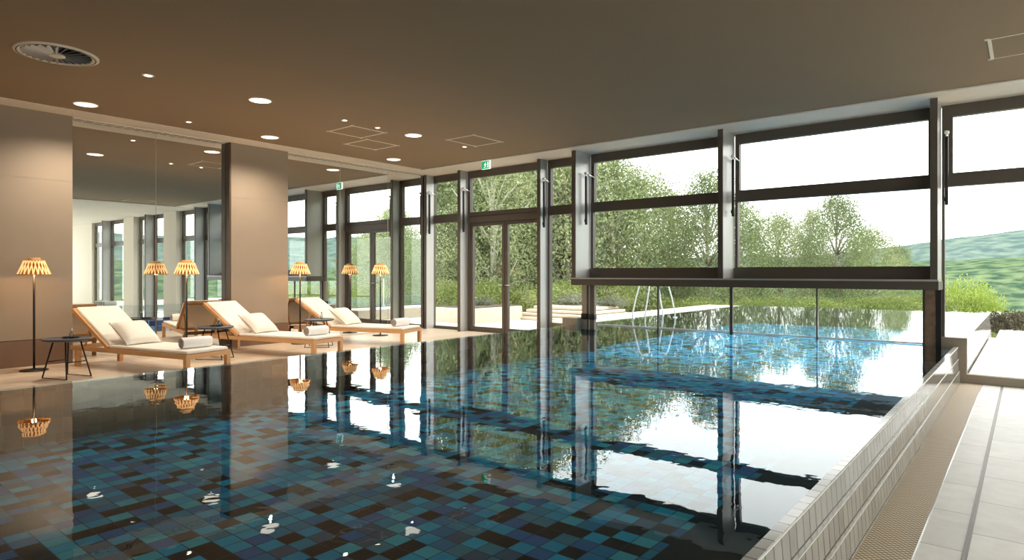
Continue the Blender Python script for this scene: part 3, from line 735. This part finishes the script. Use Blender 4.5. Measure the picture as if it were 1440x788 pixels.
def leaf_cloud(mb,centres,per,spread,size,rng,flat=1.0):
    vs=[];fs=[]
    for c in centres:
        for _ in range(per):
            d=Vector((rng.gauss(0,1),rng.gauss(0,1),rng.gauss(0,1)*flat)); d=d.normalized()*spread*(rng.random()**.45)
            p=Vector(c)+d
            a=rng.random()*6.28; n_=Vector((math.cos(a),math.sin(a),rng.uniform(-.5,.9))).normalized()
            u_=n_.orthogonal().normalized(); u_=Matrix.Rotation(rng.random()*6.28,3,n_)@u_; w_=n_.cross(u_)
            s_=size*rng.uniform(.6,1.3); o=len(vs)
            vs+=[p-u_*s_,p-w_*s_*.42,p+u_*s_,p+w_*s_*.42]; fs.append((o,o+1,o+2,o+3))
    mb.add(vs,fs)
def tree_mesh(seed,h,rad,base,ncl,per,size,leaf,bark,spread=.55,lean=.0):
    rng=random.Random(seed); t=bpy.data.objects.new('tree',None)
    COL.objects.link(t)
    tr=MB(); pts=[]; 
    for k in range(7):
        f_=k/6; pts.append((math.sin(f_*3+seed)*.12*h*.1+lean*f_,math.cos(f_*2.3+seed)*.1*h*.1,f_*h*.86))
    tr.tube(pts,[.018*h*(1-.85*k/6)+.01 for k in range(7)],8)
    cs=[]
    for k in range(ncl):
        f_=base+(1-base)*((k+.5)/ncl); a=k*2.4+rng.random(); 
        env=math.sin(math.pi*min(1,((f_-base)/(1-base)*.88+.12)))**.6
        rr=rad*env*rng.uniform(.35,1.0)
        c=Vector((math.cos(a)*rr+lean*f_,math.sin(a)*rr,f_*h)); cs.append(c)
        i_=min(5,int(max(0,f_-.12)*6/ .86)); s0=Vector(pts[i_])
        if k%2==0: tr.tube([s0,(s0+c)/2+Vector((0,0,.1)),c],[.006*h,.004*h,.002*h],5)
    tr.build('trunk',bark,t)
    lf=MB(); leaf_cloud(lf,cs,per,spread,size,rng); lf.build('crown',leaf,t)
    return t
protoA=tree_mesh(1,7.6,2.2,.06,85,300,.055,M['leaf_mid'],M['bark'],.75)
protoB=tree_mesh(2,8.2,1.7,.10,80,260,.052,M['leaf_pale'],M['birch'],.62,.4)
protoC=tree_mesh(3,5.5,2.3,.02,70,300,.055,M['leaf_pale'],M['bark'],.75)
protoD=tree_mesh(4,6.6,2.1,.05,70,300,.058,M['leaf_mid'],M['birch'],.7,-.3)
used=set()
rt=random.Random(5)
def at(u,d):  # survey helper
    f=891.43; yaw=R(39.122); r_=(u-720)/f
    return E*d*(-math.sin(yaw)+r_*math.cos(yaw)), E*d*(math.cos(yaw)+r_*math.sin(yaw))
ZG=-1.2
def place(proto,x,y,top,lb,group=None,name='tree',cat='tree',base=ZG,wide=1.0):
    if proto.name not in used: used.add(proto.name); o=proto
    else: o=copy_tree(proto)
    h0={protoA:7.6,protoB:8.2,protoC:5.5,protoD:6.6}[proto]
    s_=(top-base)/h0/1.04
    o.location=(x,y,base); o.scale=(s_*wide,s_*wide,s_); o.rotation_euler.z=rt.random()*6.28
    tag(o,lb,cat,group); o.name=name
    return o
# wood behind the doors: (survey column, distance in E, top row)
def topz(v,d): return E*(1+(384.2-v)*d/891.4)
woods=[(560,17,205,protoA),(600,21,200,protoB),(632,18,180,protoD),(668,20,165,protoA),(700,17,155,protoB),(735,20,160,protoA),(768,22,165,protoD),(795,18,200,protoC),(596,16.5,300,protoC),(826,21,200,protoA),(650,25,170,protoB),(720,26,150,protoD),(790,26,190,protoB)]
for u,d_,v,p in woods:
    x,y=at(u,d_); place(p,x,y,topz(v,d_),'tall leafy green tree in the dense wood beyond the double glass door','trees of the wood beyond the door')
mid=[(868,19,222,protoD,'leafy tree just right of the left deep fin with its top in the fanlight'),
     (905,22,246,protoC,'rounded pale tree behind the pool handrails'),
     (950,23,268,protoB,'lower birch tree in the dip of the tree line left of the middle fin'),
     (995,20,240,protoA,'tall leafy tree directly left of the middle fin'),
     (1045,22,284,protoD,'leafy tree directly right of the middle fin'),
     (1095,25,302,protoC,'low pale tree between the middle fin and the broad dark tree'),
     (1135,23,292,protoB,'pale birch tree left of the broad dark tree'),
     (1178,21,272,protoA,'broad darker tree standing highest under the right fanlight'),
     (1222,25,322,protoC,'small rounded tree right of the broad dark tree'),
     (1262,29,345,protoD,'lowest small tree at the end of the tree line before the hills')]
for u,d_,v,p,lb in mid:
    x,y=at(u,d_); place(p,x,y,topz(v,d_),lb)
# trees to the right, met through the mirror
for X,Y,tz,p,lb in ((5.5,19,4.8,protoC,'green tree seen in the mirror behind the farthest lounger lamp'),(9,22,5.6,protoA,'taller green tree seen in the mirror left of the corner'),(15,25,4.6,protoC,'green tree at the far left of the mirrored view')):
    place(p,E*X,E*Y,tz,lb)
# shrubs
def shrub_mesh(seed,h,r,leaf,ncl=22,per=120,size=.05,spread=.3):
    rng=random.Random(seed); t=bpy.data.objects.new('shrub',None); COL.objects.link(t)
    cs=[]; st=MB()
    for k in range(ncl):
        a=k*2.4; rr=r*math.sqrt((k+.5)/ncl)*.85; zz=h*(.25+.55*rng.random())*(1-.45*(rr/r)**2); c=Vector((math.cos(a)*rr,math.sin(a)*rr,zz)); cs.append(c)
        st.tube([(c.x*.15,c.y*.15,0),(c.x*.6,c.y*.6,zz*.5),c],[.02,.012,.005],5)
    st.build('stem',M['bark'],t); lf=MB(); leaf_cloud(lf,cs,per,spread,size,rng,.8); lf.build('foliage',leaf,t); return t
M['leaf_lime']=leafmat('lime_leaves',[(.16,.22,.04),(.32,.42,.09),(.5,.58,.2)])
bush=shrub_mesh(11,1.6,1.3,M['leaf_lime'],80,260,.035,.36)
x,y=at(1356,20); bush.location=(x,y,-1.5); bush.scale=(1.08,1.08,1.75); tag(bush,'bright yellow green rounded bush seen through the right window','bush'); bush.name='bush'
dk=shrub_mesh(12,.6,.6,M['leaf_dark'],26,150,.035,.2)
x,y=at(1432,13.4); dk.location=(x,y,-.42); dk.scale=(1.15,1.15,1.25); tag(dk,'dark brownish heather shrub at the right edge behind the terrace','shrub'); dk.name='heather'
bl=shrub_mesh(13,.5,.6,M['blossom'],22,120,.035,.22)
for i,(u,d_,s_) in enumerate(((1302,16.6,.95),(1328,16.2,1.0),(1352,16.4,1.0),(1376,15.8,1.05),(1398,16.0,1.0),(1392,13.9,.7))):
    o=bl if i==0 else copy_tree(bl); x,y=at(u,d_); o.location=(x,y,-.50 if d_>14 else -.3); o.scale=(s_,s_,s_); o.rotation_euler.z=i*1.7
    tag(o,'low white flowering shrub in the band below the bright bush' if i<5 else 'small white flowering shrub at the near end of the outdoor pool wall','shrub','white flowering shrubs' if i<5 else None); o.name='flowering_shrub'
gs=shrub_mesh(14,.45,.5,M['leaf_grey'],20,130,.035,.2)
for i,(X,Y,Z,s_,lb) in enumerate(((-8.1,12.2,E*.26,1.1,'grey green shrub on top of the timber steps, left'),(-7.2,12.3,E*.26,.9,'grey green shrub on top of the timber steps, right'),
      (-9.2,10.2,E*.30,.8,'grey green shrub growing at the right end of the stone planter'),(-10.4,10.3,E*.30,1.0,'grey green shrub growing in the middle of the stone planter'),(-11.4,10.0,E*.3,1.0,'grey green shrub at the left end of the stone planter'))):
    o=gs if i==0 else copy_tree(gs); o.location=(E*X,E*Y,Z); o.scale=(s_,s_,s_*.7); tag(o,lb,'shrub','shrubs on the planter and steps'); o.name='shrub'
hb=shrub_mesh(15,1.3,1.2,M['leaf_bright'],34,260,.042,.42)
for i,(u,d_) in enumerate(((930,18.5),(985,18),(1040,18),(1095,18.3),(1150,18.4),(1205,18.6),(1255,19),(628,14.2),(690,16),(780,15.5),(850,17),(1290,20))):
    o=hb if i==0 else copy_tree(hb); x,y=at(u,d_); zb=-.75 if u>900 else -.1
    o.location=(x,y,zb); o.rotation_euler.z=i*1.9; o.scale=(1.1,1.1,.9)
    tag(o,'low light green bush in the hedge band at the foot of the trees','bush','low bushes at the foot of the trees'); o.name='low_bush'
for i,(X,Y) in enumerate(((2.5,15.2),(4.5,15.5),(6.5,15.5),(9,15.8),(12,16))):
    o=copy_tree(hb); o.location=(E*X,E*Y,-.6); o.scale=(1.1,1.1,1.0); o.rotation_euler.z=i
    tag(o,'light green bush along the far edge of the right terrace, met in the mirror','bush','bushes beyond the right terrace'); o.name='low_bush'
struct('gravel_bed',MB().box(E*-.45,E*13,E*14.12,E*17.5,-.7,-.24),M['gravel'])

# handrails of the outdoor pool
def rail(pos,ry,lb):
    t=thing('pool_handrail',lb,'handrail',pos,ry,group='handrails of the outdoor pool')
    top=z(-.15)-pos[2]; w_=E*.10; pts=[]
    ln=E*.10
    pts=[(-w_,0,-.1),(-w_,0,.1),(-w_*.95+ln*.5,0,top*.55),(-w_*.8+ln,0,top-.06),(-w_*.5+ln,0,top),(w_*.5+ln,0,top),(w_*.85+ln,0,top-.06),(w_*1.0+ln*.5,0,top*.5),(w_*1.1,0,.1),(w_*1.1,0,-.2)]
    MB().tube(pts,.015,10).build('rail',M['whitemetal'],t)
    for q in (-w_,): MB().lathe([(.001,.002),(.05,.002),(.05,.012),(.02,.016)],20,c=(q,0,0)).build('base_plate',M['steel'],t)
x,y=at(898,10.7); rail((x,y,ZW),R(39),'white tubular pool handrail, left of the pair beyond the glass skirt')
x,y=at(941,10.9); rail((x,y,ZW),R(39+180),'white tubular pool handrail, right of the pair beyond the glass skirt')

# ground and hills
def gridmesh(x0,x1,y0,y1,nx,ny,fn):
    m=MB(); vs=[]; fs=[]
    for j in range(ny+1):
        for i in range(nx+1):
            x=x0+(x1-x0)*i/nx; y=y0+(y1-y0)*j/ny; vs.append((x,y,fn(x,y)))
    for j in range(ny):
        for i in range(nx):
            a=j*(nx+1)+i; fs.append((a,a+1,a+nx+2,a+nx+1))
    m.add(vs,fs,0,True); return m
def gz(x,y):
    d=max(0,y-18)
    return -.72-.09*d+ (.6*noise.noise(Vector((x*.05,y*.05,0))) if d>4 else 0)
struct('ground',gridmesh(-90,110,YW+1.0,200,50,48,gz),M['grass'])
def polar_hill(d0,d1,fn,mat,n=120,m=10):
    h=MB(); vs=[]; fs=[]
    for j in range(m+1):
        for i in range(n+1):
            th=R(-75+150*i/n); d_=d0+(d1-d0)*j/m
            vs.append((math.sin(th)*d_,math.cos(th)*d_,fn(th,j/m)))
    for j in range(m):
        for i in range(n):
            a=j*(n+1)+i; fs.append((a,a+1,a+n+2,a+n+1))
    h.add(vs,fs,0,True); return h
def far(th,t):
    k_=max(0,min(1,(math.degrees(th)+16)/18)); ridge=1.25+1000*(.024+.028*k_*k_*(3-2*k_)+.003*noise.noise(Vector((th*6,0,3))))+2.5*noise.noise(Vector((th*90,0,1)))
    return -60+(ridge+60)*math.sin(t*math.pi/2)+9*noise.noise(Vector((th*20,t*6,0)))*t*(1-t)*4
def near(th,t):
    ridge=1.25+450*(.012+.010*math.sin(th*5.0+.9))+2.0*noise.noise(Vector((th*80,0,7)))+1.2*noise.noise(Vector((th*220,0,7)))
    return -40+(ridge+40)*math.sin(t*math.pi/2)
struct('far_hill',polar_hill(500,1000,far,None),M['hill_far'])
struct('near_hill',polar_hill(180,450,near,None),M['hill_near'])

# ------------------------------------------------------------------ light
W_=bpy.data.worlds.new('World'); sc.world=W_; W_.use_nodes=True; nt=W_.node_tree; nt.nodes.clear()
o=nt.nodes.new('ShaderNodeOutputWorld'); bg=nt.nodes.new('ShaderNodeBackground')
sky=nt.nodes.new('ShaderNodeTexSky'); sky.sky_type='NISHITA'; sky.sun_disc=False; sky.sun_elevation=R(42); sky.sun_rotation=R(60); sky.dust_density=5; sky.air_density=1.2
mx=nt.nodes.new('ShaderNodeMix'); mx.data_type='RGBA'; mx.inputs['Factor'].default_value=.85; mx.inputs['B'].default_value=(1.0,.985,.96,1)
sm=nt.nodes.new('ShaderNodeVectorMath'); sm.operation='SCALE'; sm.inputs['Scale'].default_value=.1
nt.links.new(sky.outputs[0],sm.inputs[0]); nt.links.new(sm.outputs[0],mx.inputs['A'])
nt.links.new(mx.outputs['Result'],bg.inputs[0]); bg.inputs[1].default_value=5.0
nt.links.new(bg.outputs[0],o.inputs[0])

# ------------------------------------------------------------------ camera and colour
cd=bpy.data.cameras.new('camera'); co=bpy.data.objects.new('camera',cd); COL.objects.link(co); sc.camera=co
cd.sensor_width=36; cd.lens=891.43/1440*36; cd.shift_y=-9.8/1440; cd.clip_end=3000; cd.clip_start=.05
co.location=(0,0,E); co.rotation_euler=(R(90),0,R(39.122))
vs_=sc.view_settings; sc.display_settings.display_device='sRGB'
vs_.view_transform='Standard'; vs_.look='None'; vs_.gamma=1; vs_.use_curve_mapping=False; vs_.exposure=0
cy=sc.cycles; cy.use_denoising=True; cy.max_bounces=10; cy.diffuse_bounces=5; cy.glossy_bounces=6; cy.transparent_max_bounces=24; cy.transmission_bounces=6
cy.sample_clamp_indirect=6; cy.caustics_reflective=False; cy.caustics_refractive=False
